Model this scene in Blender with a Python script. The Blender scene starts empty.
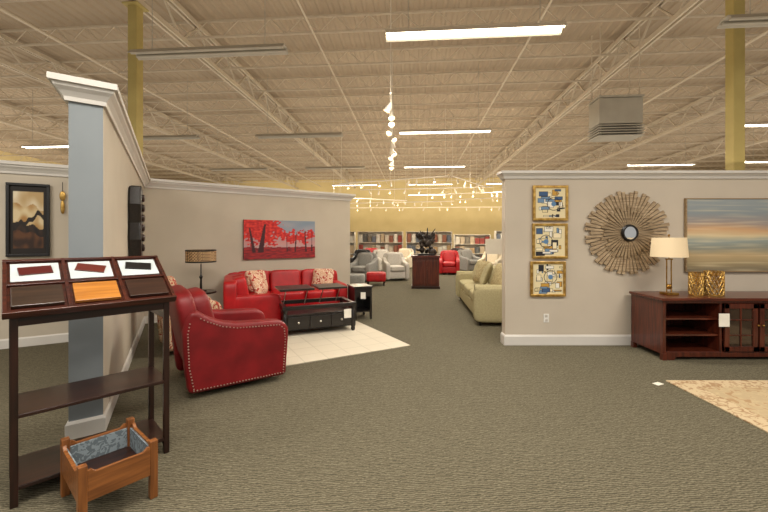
import bpy, math, random
from mathutils import Vector, Matrix, noise
random.seed(7)
S=bpy.context.scene
COL=S.collection
F=380.0; HZ=238.0; CH=1.5
def PX(px,py,Y): return ((px-384)/F*Y, Y, CH-(py-HZ)/F*Y)
def FL(px,py):
    Y=CH*F/(py-HZ); return ((px-384)/F*Y,Y)
def lin(c):
    return tuple((x/255/12.92 if x/255<=0.04045 else ((x/255+0.055)/1.055)**2.4) for x in c)
# ---------- materials
def nm(name):
    m=bpy.data.materials.new(name); m.use_nodes=True
    nt=m.node_tree; b=nt.nodes['Principled BSDF']; return m,nt,b
def mat(name,c1,c2=None,scale=8,rough=.6,metal=0,bump=0,stretch=(1,1,1),coat=0,detail=4,spec=.5):
    m,nt,b=nm(name)
    c1=lin(c1); c2=lin(c2) if c2 else tuple(x*.88 for x in c1)
    tc=nt.nodes.new('ShaderNodeTexCoord'); mp=nt.nodes.new('ShaderNodeMapping')
    mp.inputs['Scale'].default_value=stretch
    n=nt.nodes.new('ShaderNodeTexNoise'); n.inputs['Scale'].default_value=scale; n.inputs['Detail'].default_value=detail
    r=nt.nodes.new('ShaderNodeValToRGB'); r.color_ramp.elements[0].position=.35; r.color_ramp.elements[1].position=.65
    r.color_ramp.elements[0].color=(*c2,1); r.color_ramp.elements[1].color=(*c1,1)
    L=nt.links.new
    L(tc.outputs['Object'],mp.inputs['Vector']); L(mp.outputs[0],n.inputs['Vector']); L(n.outputs['Fac'],r.inputs[0]); L(r.outputs[0],b.inputs['Base Color'])
    b.inputs['Roughness'].default_value=rough; b.inputs['Metallic'].default_value=metal
    b.inputs['Specular IOR Level'].default_value=spec
    if coat: b.inputs['Coat Weight'].default_value=coat; b.inputs['Coat Roughness'].default_value=.15
    if bump:
        bp=nt.nodes.new('ShaderNodeBump'); bp.inputs['Strength'].default_value=bump; bp.inputs['Distance'].default_value=.01
        L(n.outputs['Fac'],bp.inputs['Height']); L(bp.outputs[0],b.inputs['Normal'])
    return m
def emis(name,c,s):
    m,nt,b=nm(name); b.inputs['Base Color'].default_value=(*lin(c),1)
    b.inputs['Emission Color'].default_value=(*lin(c),1); b.inputs['Emission Strength'].default_value=s; return m
def wood(name,c1,c2,rough=.35,ax=0,sc=3):
    st=[14,14,14]; st[ax]=1.0
    return mat(name,c1,c2,scale=sc,rough=rough,stretch=tuple(st),coat=.15,detail=6)
def vcol_mat(name,rough=.6):
    m,nt,b=nm(name); a=nt.nodes.new('ShaderNodeAttribute'); a.attribute_name='Col'
    nt.links.new(a.outputs['Color'],b.inputs['Base Color']); b.inputs['Roughness'].default_value=rough; return m
def pattern(name,ca,cb,scale=12,thr=.5,kind='noise',cc=None):
    m,nt,b=nm(name); tc=nt.nodes.new('ShaderNodeTexCoord'); L=nt.links.new
    if kind=='noise':
        n=nt.nodes.new('ShaderNodeTexNoise'); n.inputs['Scale'].default_value=scale; n.inputs['Distortion'].default_value=1.5; n.inputs['Detail'].default_value=1; o=n.outputs['Fac']
    elif kind=='vor':
        n=nt.nodes.new('ShaderNodeTexVoronoi'); n.inputs['Scale'].default_value=scale; o=n.outputs['Distance']
    else:
        n=nt.nodes.new('ShaderNodeTexMagic'); n.inputs['Scale'].default_value=scale; n.turbulence_depth=3; o=n.outputs['Fac']
    L(tc.outputs['Object'],n.inputs['Vector'])
    r=nt.nodes.new('ShaderNodeValToRGB'); e=r.color_ramp.elements
    e[0].position=thr-.03; e[0].color=(*lin(ca),1); e[1].position=thr+.03; e[1].color=(*lin(cb),1)
    if cc: x=e.new(min(.95,thr+.15)); x.color=(*lin(cc),1)
    L(o,r.inputs[0]); L(r.outputs[0],b.inputs['Base Color']); b.inputs['Roughness'].default_value=.9; return m

M_wall=mat('wall_paint',(200,189,172),(195,184,167),scale=2,rough=.85)
M_wallL=mat('wall_paint_warm',(198,188,171),(192,182,165),scale=2,rough=.85)
M_end=mat('wall_paint_daylight_tint',(138,145,149),(132,139,143),scale=2,rough=.85)  # same beige wall; cool daylight on its end face put into the colour
M_far=mat('mustard_paint',(204,184,134),(196,176,126),scale=1,rough=.85)
M_trim=mat('white_trim',(216,212,205),(210,206,199),scale=3,rough=.6)
M_deck=mat('deck_paint',(172,154,130),(162,144,121),scale=.6,rough=.9)
M_joist=mat('joist_paint',(202,188,166),(192,178,156),scale=3,rough=.75)
M_yel=mat('yellow_paint',(172,154,92),(162,144,84),scale=3,rough=.65)
M_white=mat('white_enamel',(220,210,192),(212,202,184),scale=3,rough=.5)
M_duct=mat('duct_paint',(172,164,148),(162,154,138),scale=3,rough=.6)
M_tube=emis('fluorescent_tube',(255,246,222),9)
M_warm=emis('halogen_lamp',(255,232,186),12)
M_red=mat('red_leather',(182,14,22),(156,10,16),scale=6,rough=.45,bump=.05)
M_redd=mat('dark_red_leather',(130,20,25),(106,13,17),scale=5,rough=.48,bump=.04,spec=.4)
M_green=mat('sage_fabric',(174,164,128),(162,152,116),scale=40,rough=.95,bump=.2,spec=.1)
M_green2=mat('olive_pillow',(142,126,86),(176,162,122),scale=30,rough=.95)
M_dark=wood('espresso_wood',(48,24,17),(26,13,9),.3)
M_espz=wood('espresso_wood_upright',(48,24,17),(26,13,9),.3,ax=2)
M_black=wood('black_wood',(34,29,27),(20,16,15),.3)
M_cherry=wood('cherry_wood',(96,42,24),(58,22,14),.28)
M_cherryz=wood('cherry_wood_upright',(92,40,24),(56,22,14),.28,ax=2)
M_oak=wood('golden_oak',(146,90,44),(106,62,28),.4)
M_oakz=wood('golden_oak_upright',(146,90,44),(106,62,28),.4,ax=2)
M_brass=mat('aged_brass',(190,150,80),(150,112,52),scale=12,rough=.3,metal=1)
M_gold=mat('gold_leaf',(206,170,96),(160,122,58),scale=18,rough=.35,metal=.8)
M_nail=mat('nickel_nailheads',(215,205,190),None,rough=.3,metal=.7)
M_glass=mat('dark_glass',(58,44,34),(44,32,24),scale=2,rough=.06,spec=.9)
M_mirror=mat('mirror_glass',(225,228,230),(220,224,228),rough=.03,metal=1)
M_spoke=wood('weathered_wood',(190,168,136),(136,114,86),.65,ax=0,sc=5)
M_spoke2=wood('weathered_wood_inner',(168,146,114),(116,96,70),.65,ax=0,sc=5)
M_lfr=wood('light_wood_frame',(170,146,110),(140,116,84),.5)
M_cream=mat('cream_fabric',(226,214,190),(214,200,174),scale=30,rough=.95)
M_grey=mat('grey_fabric',(150,148,142),(136,134,128),scale=30,rough=.95)
M_lgrey=mat('light_grey_fabric',(196,190,180),(184,178,168),scale=30,rough=.95)
M_blk=mat('black_metal',(22,20,20),(14,13,13),rough=.4)
M_tag=mat('paper_tag',(236,232,220),(226,222,208),rough=.8)
M_pill=pattern('red_cream_damask',(176,60,46),(228,210,182),14,.43,cc=(210,166,136))
M_pill2=pattern('floral_print',(160,66,50),(218,200,172),16,.45,cc=(190,154,116))
M_plas=mat('outlet_plastic',(238,236,230),None,rough=.4)

def carpet():
    m,nt,b=nm('patterned_carpet'); L=nt.links.new
    tc=nt.nodes.new('ShaderNodeTexCoord'); mp=nt.nodes.new('ShaderNodeMapping'); mp.inputs['Rotation'].default_value=(0,0,math.radians(-8)); mp.inputs['Scale'].default_value=(.6,1,1)
    w=nt.nodes.new('ShaderNodeTexWave'); w.bands_direction='Y'; w.inputs['Scale'].default_value=19; w.inputs['Distortion'].default_value=6; w.inputs['Detail'].default_value=2; w.inputs['Detail Scale'].default_value=2.4
    n=nt.nodes.new('ShaderNodeTexNoise'); n.inputs['Scale'].default_value=110
    for x in (w,): L(mp.outputs[0],x.inputs['Vector'])
    L(tc.outputs['Object'],mp.inputs['Vector']); L(tc.outputs['Object'],n.inputs['Vector'])
    r=nt.nodes.new('ShaderNodeValToRGB'); e=r.color_ramp.elements
    e[0].position=.1; e[0].color=(*lin((76,72,59)),1); e[1].position=.9; e[1].color=(*lin((116,110,93)),1)
    x=e.new(.5); x.color=(*lin((94,89,74)),1)
    L(w.outputs['Fac'],r.inputs[0])
    mx=nt.nodes.new('ShaderNodeMix'); mx.data_type='RGBA'; mx.blend_type='MULTIPLY'; mx.inputs['Factor'].default_value=.5
    r2=nt.nodes.new('ShaderNodeValToRGB'); r2.color_ramp.elements[0].position=.35; r2.color_ramp.elements[0].color=(.7,.69,.66,1); r2.color_ramp.elements[1].position=.65; r2.color_ramp.elements[1].color=(1.2,1.17,1.1,1)
    L(n.outputs['Fac'],r2.inputs[0]); L(r.outputs[0],mx.inputs['A']); L(r2.outputs[0],mx.inputs['B'])
    L(mx.outputs['Result'],b.inputs['Base Color']); b.inputs['Roughness'].default_value=.95; b.inputs['Specular IOR Level'].default_value=.1
    bp=nt.nodes.new('ShaderNodeBump'); bp.inputs['Strength'].default_value=.12; bp.inputs['Distance'].default_value=.004; L(w.outputs['Fac'],bp.inputs['Height']); L(bp.outputs[0],b.inputs['Normal'])
    return m
M_carpet=carpet()
def rugmat(name,c,lc,size):
    m,nt,b=nm(name); L=nt.links.new; tc=nt.nodes.new('ShaderNodeTexCoord')
    br=nt.nodes.new('ShaderNodeTexBrick'); br.offset=0; br.inputs['Scale'].default_value=1; br.inputs['Brick Width'].default_value=size; br.inputs['Row Height'].default_value=size; br.inputs['Mortar Size'].default_value=.008
    br.inputs['Color1'].default_value=(*lin(c),1); br.inputs['Color2'].default_value=(*[x*.96 for x in lin(c)],1); br.inputs['Mortar'].default_value=(*lin(lc),1)
    L(tc.outputs['Object'],br.inputs['Vector']); L(br.outputs['Color'],b.inputs['Base Color']); b.inputs['Roughness'].default_value=.95; return m
M_rug=rugmat('cream_grid_rug',(206,196,176),(190,180,160),.3)
M_rug2=pattern('oriental_rug_weave',(162,132,96),(184,164,128),9,.43,cc=(174,154,120))
M_rugb=pattern('oriental_rug_border',(156,126,92),(190,170,136),16,.45)

# ---------- geometry
class G:
    def __init__(s): s.v=[]; s.f=[]
    def add(s,vs,fs,R=None,c=(0,0,0)):
        o=len(s.v); c=Vector(c)
        for p in vs:
            p=Vector(p)
            if R: p=R@p
            s.v.append(p+c)
        s.f+= [tuple(i+o for i in f) for f in fs]; return s
    def box(s,c,d,R=None):
        x,y,z=[a/2 for a in d]
        vs=[(-x,-y,-z),(x,-y,-z),(x,y,-z),(-x,y,-z),(-x,-y,z),(x,-y,z),(x,y,z),(-x,y,z)]
        return s.add(vs,[(0,3,2,1),(4,5,6,7),(0,1,5,4),(1,2,6,5),(2,3,7,6),(3,0,4,7)],R,c)
    def cyl(s,a,b,r,r2=None,n=12,cap=True):
        a=Vector(a); b=Vector(b); r2=r if r2 is None else r2
        q=(b-a).to_track_quat('Z','Y').to_matrix(); L=(b-a).length
        vs=[];fs=[]
        for i in range(n):
            t=2*math.pi*(i+.5)/n; vs.append((r*math.cos(t),r*math.sin(t),0))
        for i in range(n):
            t=2*math.pi*(i+.5)/n; vs.append((r2*math.cos(t),r2*math.sin(t),L))
        for i in range(n): j=(i+1)%n; fs.append((i,j,n+j,n+i))
        if cap: fs.append(tuple(range(n))[::-1]); fs.append(tuple(range(n,2*n)))
        return s.add(vs,fs,q,a)
    def sq(s,c,d,k=6,n=8,R=None,puff=0,pinch=0):
        idx={}; vs=[]; fs=[]
        def V(p):
            key=tuple(round(x,5) for x in p)
            if key not in idx:
                x,y,z=p; m=(abs(x)**k+abs(y)**k+abs(z)**k)**(1/k)
                X,Y,Z=x/m,y/m,z/m
                Zs=Z*(1+puff*(1-X*X)*(1-Y*Y))
                if pinch:
                    Zs=Z*(1-pinch*max(abs(X),abs(Y))**3); e=1-.08*(1-min(1,abs(X)*abs(Y))); X*=e;Y*=e
                idx[key]=len(vs); vs.append((X*d[0]/2,Y*d[1]/2,Zs*d[2]/2))
            return idx[key]
        g=[math.sin((-1+2*i/n)*math.pi/2)*.5+(-1+2*i/n)*.5 for i in range(n+1)]
        for ax in range(3):
            for sg in (-1,1):
                for i in range(n):
                    for j in range(n):
                        q=[]
                        for a,b in ((g[i],g[j]),(g[i+1],g[j]),(g[i+1],g[j+1]),(g[i],g[j+1])):
                            p=[0,0,0]; p[ax]=sg; p[(ax+1)%3]=a; p[(ax+2)%3]=b; q.append(V(p))
                        fs.append(tuple(q if sg>0 else q[::-1]))
        return s.add(vs,fs,R,c)
    def prism(s,poly,a,b,ax='x',R=None,c=(0,0,0)):
        n=len(poly); vs=[]
        for t in (a,b):
            for (p,q) in poly:
                vs.append({'x':(t,p,q),'y':(p,t,q),'z':(p,q,t)}[ax])
        fs=[tuple(range(n))[::-1],tuple(range(n,2*n))]+[(i,(i+1)%n,n+(i+1)%n,n+i) for i in range(n)]
        return s.add(vs,fs,R,c)
    def lathe(s,prof,c=(0,0,0),n=24,R=None):
        vs=[];fs=[];m=len(prof)
        for i in range(n):
            t=2*math.pi*i/n
            for r,z in prof: vs.append((r*math.cos(t),r*math.sin(t),z))
        for i in range(n):
            j=(i+1)%n
            for k in range(m-1): fs.append((i*m+k,j*m+k,j*m+k+1,i*m+k+1))
        return s.add(vs,fs,R,c)
    def sph(s,c,r,n=8,sc=(1,1,1)):
        prof=[(max(1e-4,r*math.sin(math.pi*i/n)),-r*math.cos(math.pi*i/n)) for i in range(n+1)]
        return s.lathe(prof,c,n*2,Matrix.Diagonal(sc))
    def make(s,name,m,parent=None,smooth=False,bevel=0,seg=2,fix=True,label=None,cat=None,group=None,kind=None):
        me=bpy.data.meshes.new(name); me.from_pydata([tuple(v) for v in s.v],[],s.f)
        if fix:
            import bmesh
            bm=bmesh.new(); bm.from_mesh(me); bmesh.ops.recalc_face_normals(bm,faces=bm.faces); bm.to_mesh(me); bm.free()
        me.materials.append(m); ob=bpy.data.objects.new(name,me); COL.objects.link(ob)
        if smooth:
            for p in me.polygons: p.use_smooth=True
            me.set_sharp_from_angle(angle=math.radians(40))
        if bevel:
            b=ob.modifiers.new('bevel','BEVEL'); b.width=bevel; b.segments=seg; b.limit_method='ANGLE'
        if parent: ob.parent=parent
        if label: ob['label']=label
        if cat: ob['category']=cat
        if group: ob['group']=group
        if kind: ob['kind']=kind
        return ob
def thing(name,label,cat,loc=(0,0,0),rot=0,group=None,kind=None):
    e=bpy.data.objects.new(name,None); COL.objects.link(e); e.location=loc; e.rotation_euler=(0,0,rot)
    e['label']=label; e['category']=cat; e.empty_display_size=.1
    if group: e['group']=group
    return e
def RX(a): return Matrix.Rotation(a,3,'X')
def RY(a): return Matrix.Rotation(a,3,'Y')
def RZ(a): return Matrix.Rotation(a,3,'Z')
# building frame
BA=math.radians(-4.5)
def T(x,y): return (x*math.cos(BA)-y*math.sin(BA), x*math.sin(BA)+y*math.cos(BA))
Rb=RZ(BA)
# ---------- shell
G().box((0,14,-.05),(76,48,.1)).make('floor',M_carpet,kind='structure')
g=G(); vs=[];fs=[]
x=-36;zt=6.58;zb=6.55
while x<38:
    for dx,z in ((0,zt),(.11,zt),(.15,zb),(.21,zb),(.25,zt)):
        vs.append((x+dx,-6,z)); vs.append((x+dx,33.5,z))
    x+=.25
for i in range(0,len(vs)-2,2): fs.append((i,i+1,i+3,i+2))
g.add(vs,fs,Rb); g.make('ceiling',M_deck,kind='structure',fix=False)
def wallbox(name,a,b,z0,z1,th,m):
    a=Vector(a);b=Vector(b);d=(b-a).normalized();n=Vector((-d.y,d.x))*th
    g=G(); g.prism([(a.x,a.y),(b.x,b.y),(b.x+n.x,b.y+n.y),(a.x+n.x,a.y+n.y)],z0,z1,'z'); return g.make(name,m,kind='structure')
YB=32.5
wallbox('wall_back',T(-34,YB),T(34,YB),0,6.6,.2,M_far)
wallbox('wall_side',T(-24,2),T(-24,YB),0,6.6,.2,M_far)
wallbox('wall_east',T(26,YB),T(26,2),0,6.6,.2,M_far)
G().box((*T(0,YB-.1),.1),(66,.03,.2),Rb).make('baseboard_back',M_trim,kind='structure')
# partition walls
E1=Vector((-2.18,2.95));E0=Vector((-2.35,2.83));C=Vector((-4.2,6.65));A1=Vector((-.81,9.07))
def nrm(a,b): d=(b-a).normalized(); return Vector((d.y,-d.x))
nB=nrm(E1,C); C2=C-nB*.21; nA=nrm(C,A1)
def prismz(name,pts,hs,m):
    n=len(pts); vs=[(p[0],p[1],0) for p in pts]+[(p[0],p[1],h) for p,h in zip(pts,hs)]
    fs=[tuple(range(n))[::-1],tuple(range(n,2*n))]+[(i,(i+1)%n,n+(i+1)%n,n+i) for i in range(n)]
    return G().add(vs,fs).make(name,m,kind='structure')
HN=2.66;HL=2.52
w=prismz('wall_left',[E0,E1,C,C2],[HN,HN,HL,HL],M_wallL)
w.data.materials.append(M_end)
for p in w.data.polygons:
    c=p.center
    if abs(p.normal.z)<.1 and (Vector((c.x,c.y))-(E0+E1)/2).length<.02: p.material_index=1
A2=A1-nA*.18
prismz('wall_angled',[C,A1,A2,C-nA*.18],[HL]*4,M_wallL)
D0=Vector((-6.9,4.1)); D1=Vector((-4.02,5.83))
nD=nrm(D0,D1)
prismz('wall_west',[D0,D1,D1-nD*.15,D0-nD*.15],[HL]*4,M_wallL)
def sweep(name,path,prof,m,zs=None):
    P=[Vector((p[0],p[1])) for p in path]; n=len(P); k=len(prof); vs=[];fs=[]
    for i in range(n):
        if i==0: d=nrm(P[0],P[1])
        elif i==n-1: d=nrm(P[-2],P[-1])
        else:
            a=nrm(P[i-1],P[i]);b=nrm(P[i],P[i+1]); d=(a+b); d=d/d.length; d=d/max(.35,d.dot(a))
        z0=zs[i] if zs else 0
        for (o,z) in prof: vs.append((P[i].x+d.x*o,P[i].y+d.y*o,z0+z))
    for i in range(n-1):
        for j in range(k): fs.append((i*k+j,i*k+(j+1)%k,(i+1)*k+(j+1)%k,(i+1)*k+j))
    fs.append(tuple(range(k))[::-1]); fs.append(tuple(range((n-1)*k,n*k)))
    return G().add(vs,fs).make(name,m,kind='structure')
crown=[(.001,-.14),(.02,-.14),(.025,-.11),(.05,-.075),(.075,-.05),(.08,-.03),(.10,-.025),(.10,.02),(.001,.02)]
sweep('trim_1',[C2+(E0-C2)*.2,E0,E1,C,A1,A2],crown,M_trim,[HL+.03,HN,HN,HL,HL,HL])
sweep('trim_2',[D0,D1],crown,M_trim,[HL,HL])
bb=[(.001,0),(.018,0),(.018,.11),(.008,.13),(.001,.13)]
sweep('baseboard_left',[C2+(E0-C2)*.2,E0,E1,C,A1,A2],bb,M_trim)
sweep('baseboard_west',[D0,D1],bb,M_trim)
WY=5.33
G().box((5.35,WY+.075,1.2),(7.3,.15,2.4)).make('wall_right',M_wall,kind='structure')
cr2=[(.001,-.09),(.02,-.09),(.03,-.06),(.06,-.03),(.075,-.02),(.075,.015),(.001,.015)]
sweep('trim_4',[(1.70,WY+.15),(1.70,WY),(9.0,WY)],cr2,M_trim,[2.42]*3)
G().box((5.35,WY+.075,2.418),(7.3,.15,.034)).make('trim_5',M_trim,kind='structure')
sweep('baseboard_right',[(1.70,WY+.15),(1.70,WY),(9.0,WY)],[(.001,0),(.02,0),(.02,.12),(.008,.145),(.001,.145)],M_trim)
# columns
GXL,GXR=-5.02,5.12; GZ=5.72
for xx in (GXL,GXR):
    X,Y=T(xx,6.5)
    g=G(); g.box((0,0,GZ/2),(.17,.17,GZ)); g.box((0,0,GZ-.04),(.3,.3,.03)); g.box((0,0,.01),(.34,.34,.02))
    o=g.make('steel_column',M_yel,label='yellow painted square steel column holding the roof girder',cat='column',group='roof columns',bevel=.008)
    o.location=(X,Y,0); o.rotation_euler=(0,0,BA)
# girders
def truss(L,h,pitch,ch,wr):
    g=G(); 
    for z in (0,h):
        g.box((0,-ch*.55,z),(L,ch*.45,ch)); g.box((0,ch*.55,z),(L,ch*.45,ch))
    n=int(L/pitch); x=-L/2
    for i in range(n):
        g.cyl((x,0,h),(x+pitch/2,0,0),wr,n=4,cap=False); g.cyl((x+pitch/2,0,0),(x+pitch,0,h),wr,n=4,cap=False); x+=pitch
    return g
gt=truss(31.6,.62,1.3,.10,.026)
gm=None
for i,xx in enumerate((GXL*3,GXL*2,GXL,GXR,GXR*2,GXR*3)):
    if gm is None: gm=gt.make('roof_girder',M_joist); o=gm
    else: o=gm.copy(); COL.objects.link(o)
    o['label']='painted steel truss girder running under the roof deck'; o['category']='beam'; o['group']='roof girders'
    X,Y=T(xx,16.5); o.location=(X,Y,GZ+.07); o.rotation_euler=(0,0,BA+math.pi/2)
gj=truss(62,.36,.75,.035,.011)
yy=2.0; jm=None
while yy<32:
    if jm is None: jm=gj.make('bar_joist',M_joist); o=jm
    else: o=jm.copy(); COL.objects.link(o)
    o['label']='off-white painted open-web bar joist under the roof deck'; o['category']='joist'; o['group']='ceiling bar joists'
    X,Y=T(0,yy); o.location=(X,Y,6.12); o.rotation_euler=(0,0,BA); yy+=1.6
for xx,z,rr in ((-8.0,5.95,.035),(-2.2,6.0,.02),(2.6,6.0,.025),(7.6,5.95,.035)):
    X,Y=T(xx,16.5); o=G().cyl((0,-15.8,0),(0,15.8,0),rr,n=8).make('ceiling_pipe',M_joist,label='painted steel pipe run hung below the joists',cat='pipe',group='ceiling pipes',smooth=True); o.location=(X,Y,z); o.rotation_euler=(0,0,BA)
# fluorescent fixtures
def fixture(xx,yy,lit,z=4.33):
    X,Y=T(xx,yy)
    t=thing('fluorescent_light',('lit' if lit else 'unlit')+' white eight-foot fluorescent strip hung under the joists','ceiling light',(X,Y,z),BA,'fluorescent strips')
    mh=M_white if lit else M_duct
    g=G(); g.prism([(-.13,0),(-.06,.08),(.06,.08),(.13,0),(.12,0),(.055,.06),(-.055,.06),(-.12,0)],-1.22,1.22,'x'); g.make('housing',mh,t)
    for s in(-.06,.06): G().cyl((-1.2,s,.025),(1.2,s,.025),.02,n=8).make('tube',M_tube if lit else mh,t)
    for s in (-.9,.9): G().cyl((s,0,.08),(s,0,1.8),.006,n=5).make('hanging_cable',M_duct,t)
    if lit:
        l=bpy.data.lights.new('tube_light','AREA'); l.shape='RECTANGLE'; l.size=2.3; l.size_y=.25; l.energy=140; l.color=(1,.94,.84)
        lo=bpy.data.objects.new('tube_light',l); COL.objects.link(lo); lo.location=(0,0,-.03); lo.parent=t
FX=[(.82,5.35,1),(.82,10.3,1),(.82,15.3,1),(.82,20.3,1),(.82,25.2,1),
(-3.15,5.6,0),(-3.2,10.4,0),(-3.2,15.3,0),(-3.2,20.3,1),(5.3,5.35,0),(5.0,20.3,1),
(9.2,10.3,1),(9.6,15.6,1),(-11.0,11.0,1),(-7.3,15.3,0),(-7.3,10.3,0),(-11.3,20.3,1),(9.4,20.3,0),(13.6,15.3,1),(-16,16,1),(17.5,20.3,1)]
for a in FX: fixture(*a)
def area(loc,e,sx,sy,rot=(0,0,0),col=(1,.93,.83)):  # bare area light without any fixture, unseen fill
    l=bpy.data.lights.new('unseen_fill_light','AREA'); l.shape='RECTANGLE'; l.size=sx; l.size_y=sy; l.energy=e; l.color=col
    o=bpy.data.objects.new('unseen_fill_light',l); COL.objects.link(o); o.location=loc; o.rotation_euler=rot; return o
for X in (-5,-.5,4.5): 
    area((X,1.4,4.3),175,2.4,.3); area((X,-3,4.3),120,2.4,.3)
WU=(1,.91,.79)
for X in (-12,0,12):
    area((X,4,2.7),220,12,10,(math.pi,0,0),WU); area((X+1,15,2.7),260,12,11,(math.pi,0,0),WU); area((X+2,26,2.7),300,12,10,(math.pi,0,0),WU)  # added uplights that brighten the roof deck, no lamps hang there
for X in (-17,20):
    area((X,14,2.4),260,6,12,(math.pi,0,0),WU); area((X+1,24,4.5),260,6,10,(0,0,0),WU); area((X*.98,22,3.5),420,12,2.5,(0,math.radians(88 if X<0 else -88)*-1,0),WU) if False else None  # added fill for the dark side zones, aimed up and down
area((*T(-20,20),3.4),420,2.5,16,(0,math.radians(90),BA),WU); area((*T(22,20),3.4),420,2.5,16,(0,math.radians(-90),BA),WU)  # added washes that lift the side walls, no fixtures behind them
area((*T(0,28.5),4.6),420,30,1.2,(math.radians(82),0,BA),(1,.88,.66))  # added warm wash to brighten the back wall
# ---------- track lighting
def track(pts,n,label,z,light=0,hd=.16,jit=.0,rail=.022,br=.053):
    a,b=Vector((*pts[0],z)),Vector((*pts[1],z)); mid=(a+b)/2
    t=thing('track_light',label,'track light',mid); 
    g=G(); d=b-a; g.cyl(a-mid,b-mid,rail,n=6); g.make('track_rail',M_white,t)
    for k in (0.02,.5,.98): p=a-mid+d*k; G().cyl(p,p+Vector((0,0,6.1-z)),.009,n=5).make('hanging_cable',M_white,t)
    for i in range(n):
        p=a-mid+d*min(.99,max(.01,((i+.5+random.uniform(-jit,jit))/n)))
        dr=Vector((random.uniform(-.7,.7),random.uniform(-.9,.5),-1)).normalized()
        g=G(); g.cyl(p,p+Vector((0,0,-.09)),.012,n=6); q=p+Vector((0,0,-.09)); g.cyl(q,q+dr*hd,.03,br+.008,n=12,cap=False)
        hh=g.make('spotlight_head',M_white,t,smooth=True)
        G().cyl(q+dr*hd*.8,q+dr*(hd*.82),br,n=12).make('bulb',M_warm,hh)
    if light:
        for k in (.2,.5,.8):
            l=bpy.data.lights.new('spots','POINT'); l.energy=light; l.color=(1,.84,.6); l.shadow_soft_size=.15
            o=bpy.data.objects.new('spots',l); COL.objects.link(o); o.location=(a-mid)+d*k+Vector((0,0,-.9)); o.parent=t
    return t
track([(.11,6.3),(.30,12.5)],12,'white suspended track with spotlight heads above the aisle',3.9,light=18,jit=.3)
for (p0,p1,n,z) in (((-3.0,15.2),(1.2,13.6),7,3.7),((1.4,14.2),(3.2,17.4),5,3.8),((-2.6,18.4),(3.6,17.8),9,3.85),((-4.4,20.2),(-.4,22.4),7,3.7),((.8,21.6),(6,20.4),9,3.95),((-5,25),(2.5,24),10,3.8),((2.8,26),(7.5,24.2),8,4.1),((-6,28.8),(8,28.8),14,3.8)):
    track([T(*p0),T(*p1)],n,'white suspended track with warm glowing spotlight heads',z,light=28,jit=.42,br=.036)
# HVAC
def hvac(px,py,Y,wd,h,lab):
    X,_,z=PX(px,py,Y); t=thing('air_diffuser',lab,'air vent',(X,Y,z),BA)
    G().box((0,0,0),(wd,wd*.55,h)).make('duct_box',M_duct,t,bevel=.01)
    G().box((0,0,h/2+.03),(wd*1.04,wd*.6,.04)).make('flange',M_duct,t)
    for i in range(5): G().box((0,0,-h*.5-.055*i-.04),(wd*1.04,wd*.6,.018)).make('louvre',M_duct,t)
    G().box((0,0,-h*.5-.13),(wd*.8,wd*.4,.26)).make('plenum',M_blk,t)
    for sx in (-1,1):
        for sy in (-1,1): G().cyl((sx*wd*.45,sy*wd*.22,h/2),(sx*wd*.45,sy*wd*.22,6.1-z),.012,n=6).make('hanger_rod',M_joist,t)
hvac(615,114,8.4,.9,.55,'white hanging sheet metal air diffuser box')

# ---------- painting helper
M_paint=vcol_mat('painted_canvas',.7)
def canvas(name,w,h,fn,parent,y=0,nx=110,ny=80,cx=0,cz=0,m=None):
    vs=[];fs=[];cols=[]
    for j in range(ny+1):
        for i in range(nx+1):
            u,v=i/nx,j/ny; vs.append((cx+(u-.5)*w,y,cz+(v-.5)*h)); cols.append(lin([max(0,min(255,c)) for c in fn(u,v)]))
    for j in range(ny):
        for i in range(nx): a=j*(nx+1)+i; fs.append((a,a+1,a+nx+2,a+nx+1))
    o=G().add(vs,fs).make(name,m or M_paint,parent,fix=False)
    at=o.data.color_attributes.new('Col','FLOAT_COLOR','POINT')
    for i,c in enumerate(cols): at.data[i].color=(*c,1)
    return o
def mixc(a,b,t): t=max(0,min(1,t)); return tuple(x*(1-t)+y*t for x,y in zip(a,b))
def nz(x,y,s=0): return noise.noise(Vector((x,y,s)))
def frame(w,h,t,d,m,parent,name='picture_frame'):
    g=G(); g.box((0,0,h/2+t/2),(w+2*t,d,t)); g.box((0,0,-h/2-t/2),(w+2*t,d,t)); g.box((w/2+t/2,0,0),(t,d,h)); g.box((-w/2-t/2,0,0),(t,d,h))
    return g.make(name,m,parent,bevel=.004)
def onwall(a,b,px,off=.0):
    d=(b-a); n=nrm(a,b); k=(px-384)/F
    t=(a.x-k*a.y)/(k*d.y-d.x); p=a+d*t+n*off
    return p, math.atan2(d.y,d.x)
def redtree(u,v):
    bg=mixc((184,170,172),(130,146,162),v*.9+.4*nz(u*5,v*5))
    bg=mixc(bg,(214,130,120),.6*max(0,1-abs(v-.42)*4))
    if v<.3+.03*nz(u*8,1): bg=mixc((176,44,44),(110,30,40),.5+nz(u*14,v*34))
    c=bg
    crown1=1-math.hypot((u-.22)/.34,(v-.80)/.46)
    crown2=.62-math.hypot((u-.74)/.46,(v-.58)/.30)
    f=max(crown1,crown2)+.45*nz(u*9,v*7,2)+.5*nz(u*26,v*18,4)
    if f>.10 and v>.32: c=mixc((222,62,50),(176,28,32),.5+1.2*nz(u*30,v*22,5))
    for tx,tw,tv,ln in ((.13,.022,.8,-.06),(.22,.036,.9,.05),(.58,.006,.6,0),(.70,.01,.7,.02),(.86,.012,.75,-.02),(.95,.008,.7,0)):
        if abs(u-tx-ln*(v-.2)*1.6)<tw*(1.25-v) and .17<v<tv: c=(66,30,36)
    return c
p,a=onwall(C,A1,278,.03); hgt=p.y/F
t=thing('tree_painting','frameless canvas of red autumn trees in pale mist','painting',(p.x,p.y,CH-1.5*hgt),a)
pa,_=onwall(C,A1,243);pb,_=onwall(C,A1,314); Wd=(pb-pa).length; Hd=38*hgt
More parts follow.
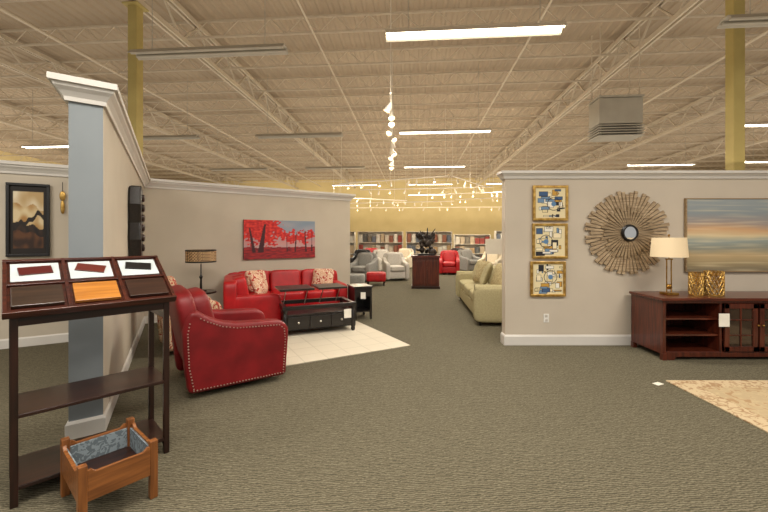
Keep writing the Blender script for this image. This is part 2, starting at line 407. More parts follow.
G().box((0,.0,0),(Wd,.036,Hd)).make('stretcher',M_blk,t)
canvas('canvas',Wd,Hd,redtree,t,-.021,140,80)
mp_=(pa+pb)/2+nA*.03; t.location=(mp_.x,mp_.y,t.location.z)
def darkabs(u,v):
    if u<.10 or u>.90 or v<.08 or v>.92: return (30,25,22)
    k=v+.12*nz(u*3,v*2,8)
    if k<.3: c=mixc((92,58,34),(50,32,24),.5+nz(u*6,v*9,1)*1.5)
    elif k<.42: c=mixc((24,20,20),(60,40,28),.4+nz(u*9,v*9,2))
    elif k<.72: c=mixc((214,196,156),(170,128,74),.45+nz(u*4,v*6,3)*1.5)
    else: c=mixc((186,158,112),(224,212,184),.5+nz(u*4,v*4,4)*1.4)
    if abs(v-.5-.25*(u-.5)-.1*nz(u*6,0,5))<.035: c=(34,26,22)
    return c
p,a=onwall(D0,D1,29,.03); s=p.y/F
pa,_=onwall(D0,D1,11);pb,_=onwall(D0,D1,48)
t=thing('framed_painting','tall black framed abstract painting in brown and cream','painting',(p.x,p.y,CH+18*s),a)
frame((pb-pa).length,68*s,.035,.04,M_blk,t); canvas('canvas',(pb-pa).length,68*s,darkabs,t,.005,60,90)
p,a=onwall(D0,D1,63,.03); s=p.y/F
t=thing('wall_ornament','small hanging brass leaf ornament on the beige wall','wall decor',(p.x,p.y,CH+35*s),a)
g=G(); g.sq((0,0,.1),(.07,.02,.14),2,6); g.sq((0,0,-.06),(.05,.02,.2),2,6); g.make('leaf',M_gold,t,smooth=True); G().cyl((0,0,.15),(0,0,.3),.004,n=5).make('cord',M_blk,t)
# carved panel on wall left
p,a=onwall(E1,C,129,.08); s=p.y/F
t=thing('carved_panel','tall narrow black carved wooden mask panel hanging on the partition','wall decor',(p.x,p.y,CH+15*s),a)
g=G(); g.prism([(-.10,-.44),(.10,-.44),(.15,-.2),(.13,.0),(.17,.22),(.12,.44),(.05,.40),(0,.46),(-.05,.40),(-.12,.44),(-.17,.22),(-.13,.0),(-.15,-.2)],-.055,.075,'y'); g.make('panel_body',M_black,t,bevel=.02)
for k,zz in enumerate((.3,.18,.06,-.06,-.18,-.3)): G().sq((0,-.06,zz),(.17-.02*abs(k-2),.05,.09),3,6).make('carved_ridge',M_espz,t,smooth=True)

# ---------- right wall decor
def geo(seed):
    r=random.Random(seed); rects=[]
    pal=[(222,206,160),(60,90,130),(28,30,40),(236,232,220),(196,150,60),(110,140,170),(236,232,220),(240,226,190)]
    for i in range(34):
        w_,h_=r.uniform(.04,.3),r.uniform(.04,.22); rects.append((r.uniform(0,1-w_),r.uniform(0,1-h_),w_,h_,r.choice(pal)))
    cx,cy=r.uniform(.35,.65),r.uniform(.4,.6)
    def f(u,v):
        c=(226,212,170)
        for x,y,w_,h_,k in rects:
            if x<u<x+w_ and y<v<y+h_:
                c=k
                if min(u-x,x+w_-u,v-y,y+h_-v)<.012: c=(40,34,30)
        d=math.hypot(u-cx,v-cy)
        if .2<d<.22: c=(30,30,36)
        elif d<.08: c=(90,130,170)
        return c
    return f
for i,(px,py,lab) in enumerate(((550.5,203,'square gold framed geometric collage art, upper of three'),(550,241,'square gold framed geometric collage art, middle of three'),(548,279,'square gold framed geometric collage art, lowest of three'))):
    X,_,z=PX(px,py,WY-.03); t=thing('framed_collage',lab,'wall art',(X,WY-.025,z),0,'three stacked square wall artworks')
    frame(.42,.42,.035,.04,M_gold,t); canvas('collage_panel',.42,.42,geo(i*7+3),t,-.005,90,90)
# sunburst
X,_,z=PX(626,233,WY); t=thing('sunburst_mirror','large round sunburst mirror of weathered wood slats around small glass','mirror',(X,WY-.03,z),0)
def rays(g,n,r0,L0,w0,w1,y,jit,ph=0):
    for i in range(n):
        a=2*math.pi*(i+ph)/n; L=L0+random.uniform(-jit,jit)-(.05 if i%3==0 else 0); h=.009+random.uniform(0,.006)
        vs=[(r0,y-h,-w0),(L,y-h,-w1),(L,y-h,w1),(r0,y-h,w0),(r0,y+h,-w0),(L,y+h,-w1),(L,y+h,w1),(r0,y+h,w0)]
        g.add(vs,[(0,1,2,3),(4,7,6,5),(0,4,5,1),(1,5,6,2),(2,6,7,3),(3,7,4,0)],RY(a))
g=G(); rays(g,60,.10,.58,.006,.023,.0,.015); g.make('wooden_rays',M_spoke,t)
g=G(); rays(g,42,.09,.37,.006,.018,-.026,.03,.5); g.make('inner_rays',M_spoke2,t)
G().lathe([(.105,-.02),(.12,.0),(.105,.03),(.09,.03),(.085,.01)],(0,-.05,0),32,RX(math.pi/2)).make('mirror_rim',M_blk,t,smooth=True)
G().cyl((0,-.056,0),(0,-.066,0),.09,n=32).make('mirror_glass',M_mirror,t)
# landscape
def sunset(u,v):
    w_=v+.035*nz(u*2,v*5,3)+.012*nz(u*8,v*34,4)
    st=[(0,(120,110,90)),(.10,(160,144,108)),(.22,(188,164,122)),(.32,(138,142,130)),(.42,(150,160,154)),(.50,(214,196,156)),(.58,(206,164,122)),(.66,(158,146,140)),(.8,(138,148,152)),(1,(150,158,160))]
    for (a,ca),(b,cb) in zip(st,st[1:]):
        if w_<=b: return mixc(mixc(ca,cb,(w_-a)/(b-a)),(228,212,176),max(0,nz(u*3,v*40,9))*.7)
    return st[-1][1]
X,_,z=PX(683,235,WY); t=thing('landscape_painting','wide framed canvas of a hazy sunset shoreline in muted bands','painting',(X+.83,WY-.03,z+.0),0)
frame(1.62,1.0,.012,.045,M_lfr,t); canvas('canvas',1.62,1.0,sunset,t,-.01)
# outlet
X,_,z=PX(546,318,WY); t=thing('power_outlet','white plastic duplex power outlet on the beige wall','outlet',(X,WY-.006,z),0)
G().box((0,0,0),(.075,.01,.12)).make('cover_plate',M_plas,t,bevel=.003)
for k,s_ in enumerate((-.03,.03)): G().box((0,-.006,s_),(.035,.006,.035)).make('socket',M_lgrey,t,bevel=.004)

# ---------- console cabinet
cx0=3.42; cyf=4.66; dep=.6; Wc=2.3; H=.765
t=thing('media_console','long cherry wood media console with open shelves and glass doors','cabinet',(cx0,cyf,0),0)
G().prism([(-.03,-.03),(Wc+.03,-.03),(Wc+.03,dep+.0),(-.03,dep+.0)],H-.035,H,'z').make('console_top',M_cherry,t,bevel=.008)
g=G(); 
g.box((.02,dep/2,.40),(.04,dep,.66)); g.box((.72,dep/2,.40),(.03,dep-.02,.66)); g.box((1.60,dep/2,.40),(.03,dep-.02,.66)); g.box((Wc-.02,dep/2,.40),(.04,dep,.66))
g.box((Wc/2,dep-.01,.40),(Wc-.04,.02,.66)); g.box((Wc/2,dep/2,.09),(Wc-.04,dep-.03,.03))
g.box((Wc/2,.01,.715),(Wc-.08,.02,.035))
g.prism([(.04,.0),(.04,.10),(Wc-.04,.10),(Wc-.04,.0),(Wc-.14,.0),(Wc-.17,.04),(.17,.04),(.14,.0)],.0,.02,'y')
g.make('body',M_cherryz,t,bevel=.004)
for sx_ in (0.02,Wc-.02):
    for sy_ in (.02,dep-.03): G().box((sx_,sy_,.04),(.05,.05,.08)).make('leg',M_cherryz,t)
for z_ in (.30,.50):
    G().box((.38,dep/2+.01,z_),(.66,dep-.06,.022)).make('shelf',M_cherry,t)
    G().box((1.95,dep/2+.01,z_),(.66,dep-.06,.022)).make('shelf',M_cherry,t)
for x0_,hs in ((.745,.40),(1.175,.03)):
    w_=.41
    d=bpy.data.objects.new('door',None); COL.objects.link(d); d.parent=t; d.location=(x0_,-.005,.11)
    fr=G(); h_=.585
    for xx in (.03,w_-.03): fr.box((xx,0,h_/2),(.06,.022,h_))
    for zz in (.03,h_-.03): fr.box((w_/2,0,zz),(w_,.022,.06))
    for zz in (h_*.34,h_*.66): fr.box((w_/2,-.002,zz),(w_-.1,.012,.014))
    fr.box((w_/2,-.002,h_/2),(.014,.012,h_-.1))
    fr.make('door_frame',M_cherryz,d,bevel=.003)
    G().box((w_/2,.006,h_/2),(w_-.1,.005,h_-.1)).make('glass_pane',M_glass,d)
    G().sph((hs if hs>.1 else .03,-.025,h_*.55),.014,6).make('door_knob',M_brass,d,smooth=True)
o=G().box((0,0,0),(.13,.004,.16)).make('price_tag',M_tag,label='white paper price card hanging on the cherry console',cat='tag'); o.location=(cx0+.72,cyf-.036,.50)
# console lamp
X=(669-384)/F*4.95; t=thing('table_lamp','brass table lamp with cream drum shade on the cherry console','lamp',(X,4.95,H),0)
g=G(); g.box((0,0,.015),(.15,.15,.03)); g.make('base',M_brass,t,bevel=.004)
g=G()
for s_ in (-.03,.03): g.cyl((s_,0,.03),(s_,0,.46),.008,n=8)
g.box((0,0,.46),(.08,.03,.015)); g.sph((0,0,.1),.035,8); g.cyl((0,0,.46),(0,0,.76),.006,n=6); g.sph((0,0,.77),.014,6)
g.make('stem',M_brass,t,smooth=True)
def shade_mat(name,c,e):
    m,nt,b=nm(name); b.inputs['Base Color'].default_value=(*lin(c),1); b.inputs['Roughness'].default_value=.9
    b.inputs['Emission Color'].default_value=(*lin((255,214,150)),1); b.inputs['Emission Strength'].default_value=e; return m
M_shade=shade_mat('linen_shade',(220,202,170),.14)
G().lathe([(.205,.49),(.188,.74),(.184,.74),(.201,.49)],n=32).make('lamp_shade',M_shade,t,smooth=True)
# gold lattice hurricanes
for X_,r_,h_,lab in ((696,.075,.30,'small gold lattice candle holder on the cherry console'),(714,.10,.32,'large gold lattice candle holder on the cherry console')):
    X=(X_-384)/F*4.9; t=thing('lattice_candle_holder',lab,'candle holder',(X,4.9,H),0,'gold lattice holders')
    g=G(); n=14;k=6; vs=[];fs=[]
    for j in range(k+1):
        for i in range(n): a=2*math.pi*(i+.5*(j%2))/n; vs.append((r_*math.cos(a),r_*math.sin(a),.01+j*(h_-.02)/k))
    for j in range(k):
        for i in range(n):
            a,b=j*n+i,j*n+(i+1)%n; c,d=(j+1)*n+i,(j+1)*n+(i+1)%n
            if j%2==0: fs+=[(a,b,c),(b,d,c)]
            else: fs+=[(a,d,c),(a,b,d)]
    o=g.add(vs,fs).make('lattice',M_gold,t); wf=o.modifiers.new('w','WIREFRAME'); wf.thickness=.012
    G().cyl((0,0,0),(0,0,.012),r_*1.05,n=24).make('base',M_gold,t)
    G().cyl((0,0,.012),(0,0,h_*.5),r_*.5,n=16).make('candle',M_cream,t,smooth=True)
# oriental rug
t=thing('oriental_rug','muted beige and tan oriental style rug on the carpet','rug',(4.45,2.75,0),0)
G().box((0,0,.006),(3.0,2.46,.012)).make('rug_border',M_rugb,t,bevel=.003)
G().box((0,0,.0085),(2.6,2.06,.011)).make('rug_field',M_rug2,t)
o=G().box((0,0,.003),(.09,.06,.004),RZ(.4)).make('paper_slip',M_tag,label='small white paper slip lying on the carpet',cat='paper'); X,Y=FL(660,384); o.location=(X-.02,Y,0)

# ---------- seating
def nail_line(g,pts,r=.009,step=.026):
    for a,b in zip(pts,pts[1:]):
        a=Vector(a);b=Vector(b);n=max(1,int((b-a).length/step))
        for i in range(n): p=a+(b-a)*(i/n); g.box(p,(r,r,r),Matrix.Rotation(.78,3,'X'))
    return g
def armchair(name,label,loc,rot,m,scale=(1,1,1),nails=True,group=None):
    t=thing(name,label,'armchair',(*loc,0),rot,group); t.scale=scale
    g=G(); g.cyl((0,0,0),(0,0,.03),.28,n=28); g.cyl((0,0,.03),(0,0,.07),.06,n=12); g.make('swivel_base',M_blk,t)
    G().sq((0,0,.2),(.72,.76,.27),10,8).make('seat_frame',m,t,smooth=True)
    raw=[(-.42,.05),(-.445,.25),(-.462,.45),(-.468,.62),(-.45,.74),(-.41,.80),(-.35,.79),(-.29,.745),(-.22,.70),(-.13,.665),(-.02,.645),(.12,.635),(.26,.628),(.35,.615),(.41,.58),(.435,.52),(.435,.42),(.42,.22),(.41,.05)]
    for s_ in (-1,1):
        a,b=(.27,.415) if s_>0 else (-.415,-.27)
        arm=G().prism(raw,a,b,'x').make('arm',m,t,smooth=True,bevel=.04,seg=5)
        if nails:
            x_=s_*.418; g=G(); nail_line(g,[(x_,-.385,.085),(x_,.375,.085),(x_,.385,.22),(x_,.395,.42),(x_,.385,.53),(x_,.34,.575),(x_,.12,.59),(x_,-.04,.60),(x_,-.16,.63),(x_,-.28,.69),(x_,-.36,.745)]); nail_line(g,[(x_,-.385,.1),(x_,-.42,.3),(x_,-.43,.6),(x_,-.41,.72)])
            g.make('nailhead_trim',M_nail,arm,kind='stuff')
    g=G(); R=RX(math.radians(10)); g.sq((0,-.39,.58),(.79,.17,.80),5,16,R); g.make('backrest',m,t,smooth=True)
    g=G(); R=RX(math.radians(12)); g.sq((0,-.28,.69),(.54,.2,.52),4,12,R); g.make('back_cushion',m,t,smooth=True)
    g=G(); g.sq((0,.08,.42),(.54,.68,.19),6,12,puff=.18); g.make('seat_cushion',m,t,smooth=True)
    return t
def pillow(loc,rot,m,label,size=.42,tilt=.35,group='accent pillows'):
    o=G().sq((0,0,0),(size,size,.16),5,12,pinch=.7).make('throw_pillow',m,None,smooth=True,label=label,cat='pillow',group=group)
    o.rotation_euler=(math.pi/2-tilt,0,rot); o.location=loc; return o
armchair('leather_armchair','dark red leather swivel armchair with nailhead trim beside the rug',(-1.67,4.13),math.radians(-54.4),M_redd,(1.10,1.12,1.03))
armchair('floral_armchair','floral print armchair behind the red leather armchair',(-2.68,5.25),math.radians(-54),M_pill2,(.8,.8,1.04),nails=False)
def sofa(name,label,loc,rot,m,W=2.2,n=3,D=.92,hb=.86,ha=.62,roll=False,ret=0,pk=7):
    t=thing(name,label,'sofa',(*loc,0),rot)
    aw=.2; fy=-D/2
    g=G(); g.sq((0,.02,.22),(W-.06,D-.08,.26),12,8); g.make('seat_frame',m,t,smooth=True)
    for s_ in (-1,1):
        if ret and s_<0: continue
        x_=s_*(W/2-aw/2)
        g=G(); g.sq((x_,-.01,ha/2+.03),(aw,D-.02,ha-.06),8,10)
        if roll: g.cyl((x_+s_*.01,fy+.02,ha-.035),(x_+s_*.01,D/2-.1,ha-.035),.075,n=20)
        g.make('arm',m,t,smooth=True)
    w_=(W-2*aw)/n
    g=G(); g.sq((0,D/2-.1,.46),(W-.04,.2,.78),12,10,RX(-.08)); g.make('backrest',m,t,smooth=True)
    for i in range(n):
        x_=-W/2+aw+w_*(i+.5)
        G().sq((x_,-.08,.42),(w_-.008,D-.26,.19),pk,10,puff=.2).make('seat_cushion',m,t,smooth=True)
        G().sq((x_,D/2-.24,.65),(w_-.004,.26,.44),7,10,RX(-.2)).make('back_cushion',m,t,smooth=True)
    feet=[(sx_*(W/2-.1),sy_*(D/2-.12)) for sx_ in(-1,1) for sy_ in (-1,1)]
    if ret:
        xl=-W/2; Rr=.85; yc=fy-ret/2
        G().sq((xl+Rr/2,yc+.02,.22),(Rr,ret,.26),12,8).make('seat_frame',m,t,smooth=True)
        G().sq((xl+.1,yc+.2,.46),(.2,ret+.4,.78),12,10).make('backrest',m,t,smooth=True)
        G().sq((xl+Rr/2+.05,fy-ret+.09,ha/2+.03),(Rr-.1,.18,ha-.06),8,10).make('arm',m,t,smooth=True)
        nn=2; hh_=(ret-.05)/nn
        for i in range(nn):
            yy_=fy-ret+.2+hh_*(i+.5)
            G().sq((xl+Rr/2+.12,yy_,.42),(Rr-.26,hh_-.01,.19),pk,10,puff=.12).make('seat_cushion',m,t,smooth=True)
            G().sq((xl+.26,yy_,.66),(.22,hh_-.02,.44),pk,10,RY(-.18)).make('back_cushion',m,t,smooth=True)
        feet+=[(xl+.08,fy-ret+.1),(xl+Rr-.08,fy-ret+.1)]
    for (x_,y_) in feet: G().cyl((x_,y_,0),(x_,y_,.1),.022,.032,n=10).make('foot',M_black,t)
    return t
RB=Vector((-1.02,8.12)); LB=Vector((-3.06,7.30)); r=math.atan2(RB.y-LB.y,RB.x-LB.x)
nf=Vector((math.sin(r),-math.cos(r))); ctr=(RB+LB)/2+nf*.47; Wr=(RB-LB).length
sofa('leather_sectional_sofa','bright red leather sectional sofa against the beige partition',(ctr.x,ctr.y),r,M_red,W=Wr,n=3,D=.9,ret=.85)
def sl(x,y): return ctr+Vector((math.cos(r),math.sin(r)))*x+Vector((-math.sin(r),math.cos(r)))*y
def pp(x,y,z,m,lab,sz=.42,rz=0,tl=.4):
    q=sl(x,y); pillow((q.x,q.y,z),r+rz,m,lab,sz,tl)
pp(-Wr/2+.55,-.12,.72,M_pill,'cream and red damask throw pillow on the red sofa',.42,.5)
pp(-Wr/2+.54,-.72,.72,M_pill,'cream and red damask throw pillow on the red sofa',.40,1.1)
pp(Wr/2-.42,-.10,.70,M_pill,'cream and red damask throw pillow on the red sofa',.44,-.5)
# green sofa
t=sofa('fabric_sofa','long sage beige fabric sofa with loose pillows beside the aisle',(2.14,7.85),math.radians(-94.5),M_green,W=2.9,n=3,D=1.0,ha=.66,roll=True)
for i,(x_,y_,s_) in enumerate(((2.10,6.85,.52),(1.96,7.28,.50),(2.02,7.85,.5),(2.10,8.5,.5))):
    pillow((x_,y_,.80),math.radians(-94+(-1)**i*16),M_green2 if i%2==0 else M_green,'olive woven throw pillow leaning on the sage sofa',s_,.35,'sage sofa pillows')
# rug + coffee table
A=Vector((-1.22,4.40));B=Vector((.36,5.28));Cc=Vector((-.48,6.82)); u=(B-A); ang=math.atan2(u.y,u.x); hh=(Cc-B).length
mid=(A+Cc)/2
o=G().box((0,0,.006),(u.length,hh,.012)).make('area_rug',M_rug,label='cream area rug with faint square grid under the coffee table',cat='rug',bevel=.003); o.location=(mid.x,mid.y,0); o.rotation_euler=(0,0,ang)
fl=Vector((-1.50,5.66)); fr_=Vector((-.46,6.12)); a=math.atan2(fr_.y-fl.y,fr_.x-fl.x)
t=thing('coffee_table','black lift-top coffee table with raised top and drawers','coffee table',(fl.x,fl.y,.012),a); Wt=(fr_-fl).length; Dt=.66
g=G(); g.box((Wt/2,Dt-.02,.20),(Wt-.06,.02,.24)); g.box((.03,Dt/2,.20),(.02,Dt-.06,.24)); g.box((Wt-.03,Dt/2,.20),(.02,Dt-.06,.24)); g.box((Wt/2,Dt/2,.32),(Wt-.04,Dt-.02,.022)); g.box((Wt/2,Dt/2,.09),(Wt-.06,Dt-.06,.02)); g.box((Wt/2,.035,.20),(Wt-.06,.01,.24))
g.make('drawer_case',M_black,t,bevel=.003)
g=G(); g.box((Wt/2,.03,.425),(Wt+.03,.07,.06)); g.box((Wt/2,Dt-.03,.425),(Wt+.03,.07,.06)); g.box((.03,Dt/2,.425),(.07,Dt,.06)); g.box((Wt-.03,Dt/2,.425),(.07,Dt,.06)); g.make('top_frame',M_black,t,bevel=.005)
for i in range(3):
    w_=(Wt-.12)/3; x_=.06+w_*(i+.5); d=bpy.data.objects.new('drawer',None); COL.objects.link(d); d.parent=t; d.location=(x_,.022,.20)
    G().box((0,0,0),(w_-.015,.022,.18)).make('drawer_front',M_black,d,bevel=.004); G().sph((0,-.022,0),.018,6).make('drawer_knob',M_nail,d,smooth=True)
for x_ in (.03,Wt-.03):
    for y_ in (.03,Dt-.03):
        g=G(); g.lathe([(.001,0),(.024,0),(.036,.03),(.03,.06),(.04,.09),(.04,.32),(.028,.34),(.036,.37),(.036,.405),(.001,.405)],(x_,y_,0),14); g.make('leg',M_black,t,smooth=True)
for i,(x0_,x1_) in enumerate(((-.06,Wt*.40),(Wt*.46,Wt*.86))):
    z_=.71
    G().box(((x0_+x1_)/2,-.02+Dt*.32,z_),(x1_-x0_,Dt*.8,.03)).make('lift_top',M_black,t,bevel=.005)
    for x_ in (x0_+.12,x1_-.06): G().cyl((x_,.38,.43),(x_,.12,z_-.01),.009,n=6).make('lift_hinge',M_nail,t)
o=G().box((0,0,0),(.12,.004,.14),RZ(a)).make('price_tag',M_tag,label='white paper price card on the black coffee table',cat='tag'); q=fl+Vector((math.cos(a),math.sin(a)))*1.0+Vector((math.sin(a),-math.cos(a)))*.02; o.location=(q.x,q.y,.30)
# end table right of sofa
t=thing('end_table','small black end table with lower shelf beside the red sofa','side table',(-.46,7.18,0),r)
for x_ in (-.15,.15):
    for y_ in(-.2,.2): G().box((x_,y_,.29),(.035,.035,.58)).make('leg',M_black,t)
G().box((0,0,.6),(.36,.48,.025)).make('table_top',M_black,t,bevel=.005); G().box((0,0,.15),(.32,.44,.02)).make('shelf',M_black,t); G().box((0,-.21,.50),(.28,.02,.16)).make('drawer',M_black,t,bevel=.003); G().box((0,.2,.36),(.3,.02,.46)).make('back_panel',M_black,t)
for s_ in (-.16,.16): G().box((s_,0,.36),(.015,.38,.46)).make('side_panel',M_black,t)
o=G().box((0,0,0),(.09,.004,.12)).make('price_tag',M_tag,label='white paper price card on the end table',cat='tag'); o.location=(-.38,6.93,.45)
# lamp table
X=(201-384)/F*6.35
t=thing('lamp_table','dark round side table holding the shaded table lamp','side table',(X,6.35,0))
G().cyl((0,0,.58),(0,0,.61),.24,n=28).make('table_top',M_dark,t,bevel=.005)
G().lathe([(.001,0),(.2,0),(.2,.03),(.05,.06),(.03,.3),(.05,.56),(.001,.58)]).make('pedestal',M_espz,t,smooth=True)
t=thing('shaded_table_lamp','bronze lamp with patterned brown drum shade beside the red sofa','lamp',(X,6.35,.61))
G().lathe([(.001,0),(.09,0),(.09,.02),(.02,.03),(.015,.2),(.03,.24),(.012,.28),(.01,.45),(.001,.46)]).make('base',M_blk,t,smooth=True)
M_shd=pattern('brown_patterned_shade',(64,46,34),(196,164,120),26,.5,'magic')
zc=CH-18*6.35/F-.61
G().lathe([(.235,zc-.1),(.235,zc+.1),(.23,zc+.1),(.23,zc-.1)],n=32).make('lamp_shade',M_shd,t,smooth=True)
G().lathe([(.238,zc+.08),(.238,zc+.105),(.228,zc+.105)],n=32).make('shade_band',M_blk,t,smooth=True)
G().lathe([(.238,zc-.105),(.238,zc-.08),(.228,zc-.08)],n=32).make('shade_band',M_blk,t,smooth=True)
G().cyl((0,0,.44),(0,0,zc+.1),.005,n=5).make('harp',M_blk,t)

# ---------- finish sample display unit
L0=Vector((-2.065,2.095)); R0=Vector((-1.50,2.66)); a=math.atan2(R0.y-L0.y,R0.x-L0.x); Wu=(R0-L0).length; Du=.42
unit=thing('sample_display_stand','dark wood open stand with slanted top holding finish samples','display stand',(L0.x,L0.y,0),a)
zf,zb_=1.06,1.30; sl_=math.atan2(zb_-zf,Du)
M_top=wood('dark_cherry_top',(78,34,22),(46,18,12),.3)
for x_ in (.018,Wu-.018):
    G().box((x_,.018,zf/2),(.035,.035,zf)).make('leg',M_espz,unit,bevel=.003)
    G().box((x_,Du-.018,(zb_-.02)/2),(.035,.035,zb_-.02)).make('leg',M_espz,unit,bevel=.003)
    G().box((x_,Du/2,.07),(.025,Du-.06,.035)).make('side_rail',M_dark,unit); G().box((x_,Du/2,zf-.1),(.022,Du-.06,.04)).make('side_rail',M_dark,unit)
for z_ in (.10,.50): G().box((Wu/2,Du/2,z_),(Wu-.02,Du-.01,.022)).make('shelf',M_dark,unit,bevel=.003)
G().box((Wu/2,.018,zf-.03),(Wu-.06,.02,.05)).make('apron',M_dark,unit); G().box((Wu/2,Du-.018,zf+.13),(Wu-.06,.02,.07)).make('apron',M_dark,unit)
RS=RX(sl_); ls=Du/math.cos(sl_)+.06
def SP(x,s,h):
    v=RS@Vector((x,s,h)); return Vector((v.x,v.y-.02,v.z+zf))
G().box(SP(Wu/2,ls/2-.01,.012),(Wu+.06,ls,.024),RS).make('slanted_top',M_top,unit,bevel=.004)
g=G(); g.box(SP(Wu/2,-.005,.03),(Wu+.06,.02,.035),RS); g.box(SP(Wu/2,ls*.49,.03),(Wu+.06,.016,.02),RS); g.box(SP(Wu/2,ls-.02,.03),(Wu+.06,.02,.03),RS)
for k in range(4): g.box(SP(-.02+k*(Wu+.04)/3,ls/2,.03),(.018,ls,.022),RS)
g.make('divider',M_top,unit,bevel=.002)
um=Matrix.Translation((L0.x,L0.y,0))@Matrix.Rotation(a,4,'Z')
M_cardw=mat('sample_card',(190,198,200),(180,188,190),rough=.5)
def sample(col,row,kind,m,lab,mm=None):
    x_=-.02+(col+.5)*(Wu+.04)/3; s_=ls*(.25 if row==0 else .74); w_=(Wu+.04)/3-.05; h_=ls*.36
    t=thing('finish_sample',lab,'wood sample',(0,0,0)); t.matrix_world=um@Matrix.Translation(SP(x_,s_,.026))@RS.to_4x4(); t['group']='finish samples on the stand'
    if kind=='card':
        G().box((0,0,.003),(w_,h_,.004)).make('card',M_cardw,t)
        G().box((0,.01,.009),(w_*.7,h_*.42,.008),RZ(mm or 0)).make('chip',m,t,bevel=.001)
    else: G().box((0,0,.011),(w_,h_*.95,.02)).make('block',m,t,bevel=.003)
sample(0,0,'b',wood('walnut_sample',(60,42,30),(38,26,18)),'dark walnut finish block on the slanted stand')
sample(1,0,'b',wood('oak_sample',(186,122,48),(150,92,32)),'golden oak finish block on the slanted stand')
sample(2,0,'b',wood('brown_sample',(58,36,26),(38,22,16)),'dark brown finish block on the slanted stand')
sample(0,1,'card',mat('maroon_chip',(84,28,26),None,rough=.3),'white sample card with maroon wood chip on the stand',.1)
sample(1,1,'card',mat('mahogany_chip',(96,36,24),None,rough=.3),'white sample card with mahogany wood chip on the stand',-.3)
sample(2,1,'card',M_blk,'white sample card with black wood chip on the stand',-.2)
# crate
off=Vector((.05,-.065)); Fp=Vector((-1.60,1.99))+off; Lp=Vector((-1.95,2.27))+off; Rp=Vector((-1.36,2.27))+off
a=math.atan2(Rp.y-Fp.y,Rp.x-Fp.x); Wk=(Rp-Fp).length; Dk=(Lp-Fp).length
t=thing('oak_crate','golden oak open box on short legs with grey patterned lining','wooden box',(Fp.x,Fp.y,0),a)
for x_ in(.02,Wk-.02):
    for y_ in(.02,Dk-.02): G().box((x_,y_,.165),(.04,.04,.33)).make('leg',M_oakz,t,bevel=.004)
sp=[(0,.14),(0,.30),(.05,.305),(.12,.285),(.88,.285),(.95,.305),(1,.30),(1,.14)]
for y_ in (.01,Dk-.01): G().prism([(.04+p*(Wk-.08),z) for p,z in sp],y_-.009,y_+.009,'y').make('side_panel',M_oak,t,bevel=.002)
for x_ in (.01,Wk-.01): G().prism([(.04+p*(Dk-.08),z) for p,z in sp],x_-.009,x_+.009,'x').make('side_panel',M_oak,t,bevel=.002)
M_line=pattern('grey_patterned_lining',(96,106,112),(132,144,150),30,.5)
for c_,d_ in (((Wk/2,Dk-.024,.215),(Wk-.06,.008,.12)),((.024,Dk/2,.215),(.008,Dk-.06,.12)),((Wk-.024,Dk/2,.215),(.008,Dk-.06,.12)),((Wk/2,.024,.215),(Wk-.06,.008,.12))): G().box(c_,d_).make('lining',M_line,t)
G().box((Wk/2,Dk/2,.15),(Wk-.04,Dk-.04,.015)).make('box_floor',M_dark,t)

# ---------- distant things
X0,Y0=FL(412,289); X1,_=FL(441,289)
t=thing('wood_podium','cherry wood reception podium standing in the aisle','podium',((X0+X1)/2,Y0+.3,0),BA); wp=X1-X0
g=G(); g.box((0,0,.46),(wp-.06,.56,.92)); g.make('body',M_cherryz,t,bevel=.006)
G().box((0,0,.95),(wp,.62,.05)).make('top',M_cherry,t,bevel=.006); G().box((0,0,.04),(wp-.02,.6,.08)).make('plinth',M_dark,t)
for s_ in (-1,1): G().box((s_*wp*.23,-.285,.48),(wp*.38,.02,.7)).make('raised_panel',M_cherryz,t,bevel=.008)
M_scu=mat('dark_bronze',(58,46,36),(24,20,18),rough=.4,metal=.3)
t=thing('dark_sculpture','dark irregular bronze branching sculpture on the wood podium','sculpture',((X0+X1)/2+.02,Y0+.3,.975))
G().box((0,0,.03),(.5,.3,.06)).make('base',M_blk,t,bevel=.01)
rs=random.Random(4); g=G()
for i in range(26):
    p=Vector((rs.uniform(-.24,.24),rs.uniform(-.08,.08),rs.uniform(.08,.62))); g.sq(p,(rs.uniform(.10,.24),rs.uniform(.08,.16),rs.uniform(.08,.22)),2.4,5,Matrix.Rotation(rs.uniform(-1,1),3,'Y'))
for i in range(12):
    p=Vector((rs.uniform(-.15,.15),0,rs.uniform(.3,.6))); q=p+Vector((rs.uniform(-.25,.25),rs.uniform(-.08,.08),rs.uniform(.08,.3))); g.cyl(p,q,.03,.012,n=6)
g.make('sculpture_body',M_scu,t,smooth=True)
def far_chair(px,py,m,lab,rot,sc=1.0):
    X,Y=FL(px,py); return armchair('upholstered_armchair',lab,(X,Y+.4),rot,m,(sc,)*3,nails=False,group='armchairs along the aisle')
far_chair(362,282,M_grey,'grey fabric recliner near the aisle',math.radians(160))
far_chair(396,281,M_lgrey,'light grey fabric armchair near the podium',math.radians(190))
far_chair(451,275,M_red,'red fabric armchair past the podium',math.radians(170))
far_chair(384,272,M_lgrey,'pale fabric armchair by the fabric racks',math.radians(200))
far_chair(493,276,M_cream,'cream fabric armchair by the far display',math.radians(150))
far_chair(360,272,M_blk,'black leather armchair by the fabric racks',math.radians(170))
far_chair(472,272,M_grey,'grey fabric armchair by the far racks',math.radians(200))
far_chair(404,269,M_cream,'cream fabric armchair by the fabric racks',math.radians(160))
far_chair(462,268,M_blk,'black leather armchair by the far racks',math.radians(190))
far_chair(372,268,M_red,'red fabric armchair by the fabric racks',math.radians(190))
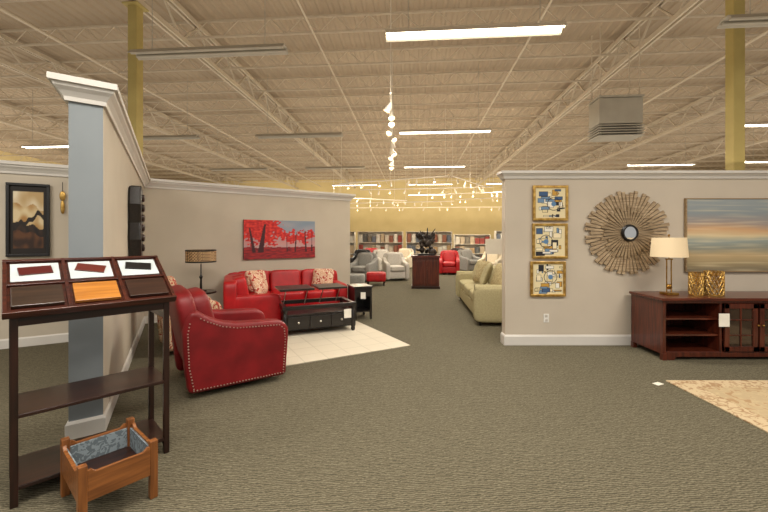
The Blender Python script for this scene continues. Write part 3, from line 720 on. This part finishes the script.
def ottoman(px,py,m,lab):
    X,Y=FL(px,py); t=thing('ottoman',lab,'ottoman',(X,Y+.25,0)); G().sq((0,0,.27),(.62,.5,.3),7,8).make('cushion',m,t,smooth=True)
    for sx_ in(-.25,.25):
        for sy_ in (-.18,.18): G().cyl((sx_,sy_,0),(sx_,sy_,.13),.02,.03,n=8).make('foot',M_dark,t)
ottoman(354,289,M_grey,'grey fabric ottoman beside the grey recliner')
ottoman(376,286,M_red,'red leather ottoman near the aisle')
SW=[mat('swatch_%d'%i,c,None,rough=.9) for i,c in enumerate([(150,70,60),(96,96,92),(180,150,110),(210,200,180),(126,116,100),(110,116,126),(190,170,140),(150,100,80),(220,214,200)])]
def rack(xx,yy,W,H,rows,lab,seed):
    rr=random.Random(seed); X,Y=T(xx,yy)
    t=thing('sample_rack',lab,'shelf',(X,Y,0),BA)
    for s_ in (-1,1): G().box((s_*W/2,0,H/2),(.04,.4,H)).make('side_panel',M_white,t)
    G().box((0,.19,H/2),(W,.02,H)).make('back_panel',M_white,t)
    for k in range(rows+1): G().box((0,0,.08+k*(H-.1)/rows),(W,.4,.03)).make('shelf',M_white,t)
    per=10 if W>2 else 7
    for k in range(rows):
        for i in range(per):
            w_=(W-.06)/per; hk=rr.uniform(.55,.8)
            o=G().box((-W/2+.03+w_*(i+.5),-.06,.1+k*(H-.1)/rows+(H-.1)/rows*hk/2),(w_*.85,.18,(H-.1)/rows*hk)).make('fabric_sample_book',SW[rr.randrange(len(SW))],None,label='hanging fabric sample book on the white rack',cat='fabric sample',group='fabric sample books on racks')
            o.location=(X,Y,0); o.rotation_euler=(0,0,BA)
for i,xx in enumerate((-4.4,-1.8,.8)):
    rack(xx,20.5,2.4,1.85,3,'white display rack filled with fabric sample books',i)
rack(3.3,22,2.0,1.7,3,'white display rack filled with fabric sample books',9)
rack(5.6,21.5,2.2,1.9,3,'white display rack filled with fabric sample books',11)
X,Y=T(3.9,16.6); t=thing('service_desk','white topped service desk with red front panel','desk',(X,Y,0),BA)
G().box((0,0,.98),(1.3,.6,.05)).make('desk_top',M_white,t,bevel=.005); G().box((0,-.2,.48),(1.2,.05,.95)).make('front_panel',M_red,t); G().box((-.58,.05,.48),(.04,.5,.95)).make('side_panel',M_white,t); G().box((.58,.05,.48),(.04,.5,.95)).make('side_panel',M_white,t)
X,Y=PX(495,250,12.4)[:2]; t=thing('display_board','freestanding white display board on thin legs','display board',(X,Y,0),BA)
G().box((0,0,1.22),(.62,.03,.5)).make('panel',M_white,t); G().box((-.28,0,.5),(.03,.03,1.0)).make('leg',M_blk,t); G().box((.28,0,.5),(.03,.03,1.0)).make('leg',M_blk,t)

# ---------- world + camera
w=bpy.data.worlds.new('World'); S.world=w; w.use_nodes=True; w.node_tree.nodes['Background'].inputs[0].default_value=(1,.95,.88,1); w.node_tree.nodes['Background'].inputs[1].default_value=.5
cam=bpy.data.cameras.new('Camera'); co=bpy.data.objects.new('Camera',cam); COL.objects.link(co); co.location=(0,0,CH); co.rotation_euler=(math.pi/2,0,0)
cam.sensor_width=36; cam.lens=F/768*36; cam.shift_y=(HZ-256)/768; cam.clip_end=200
S.camera=co
S.view_settings.view_transform='Standard'
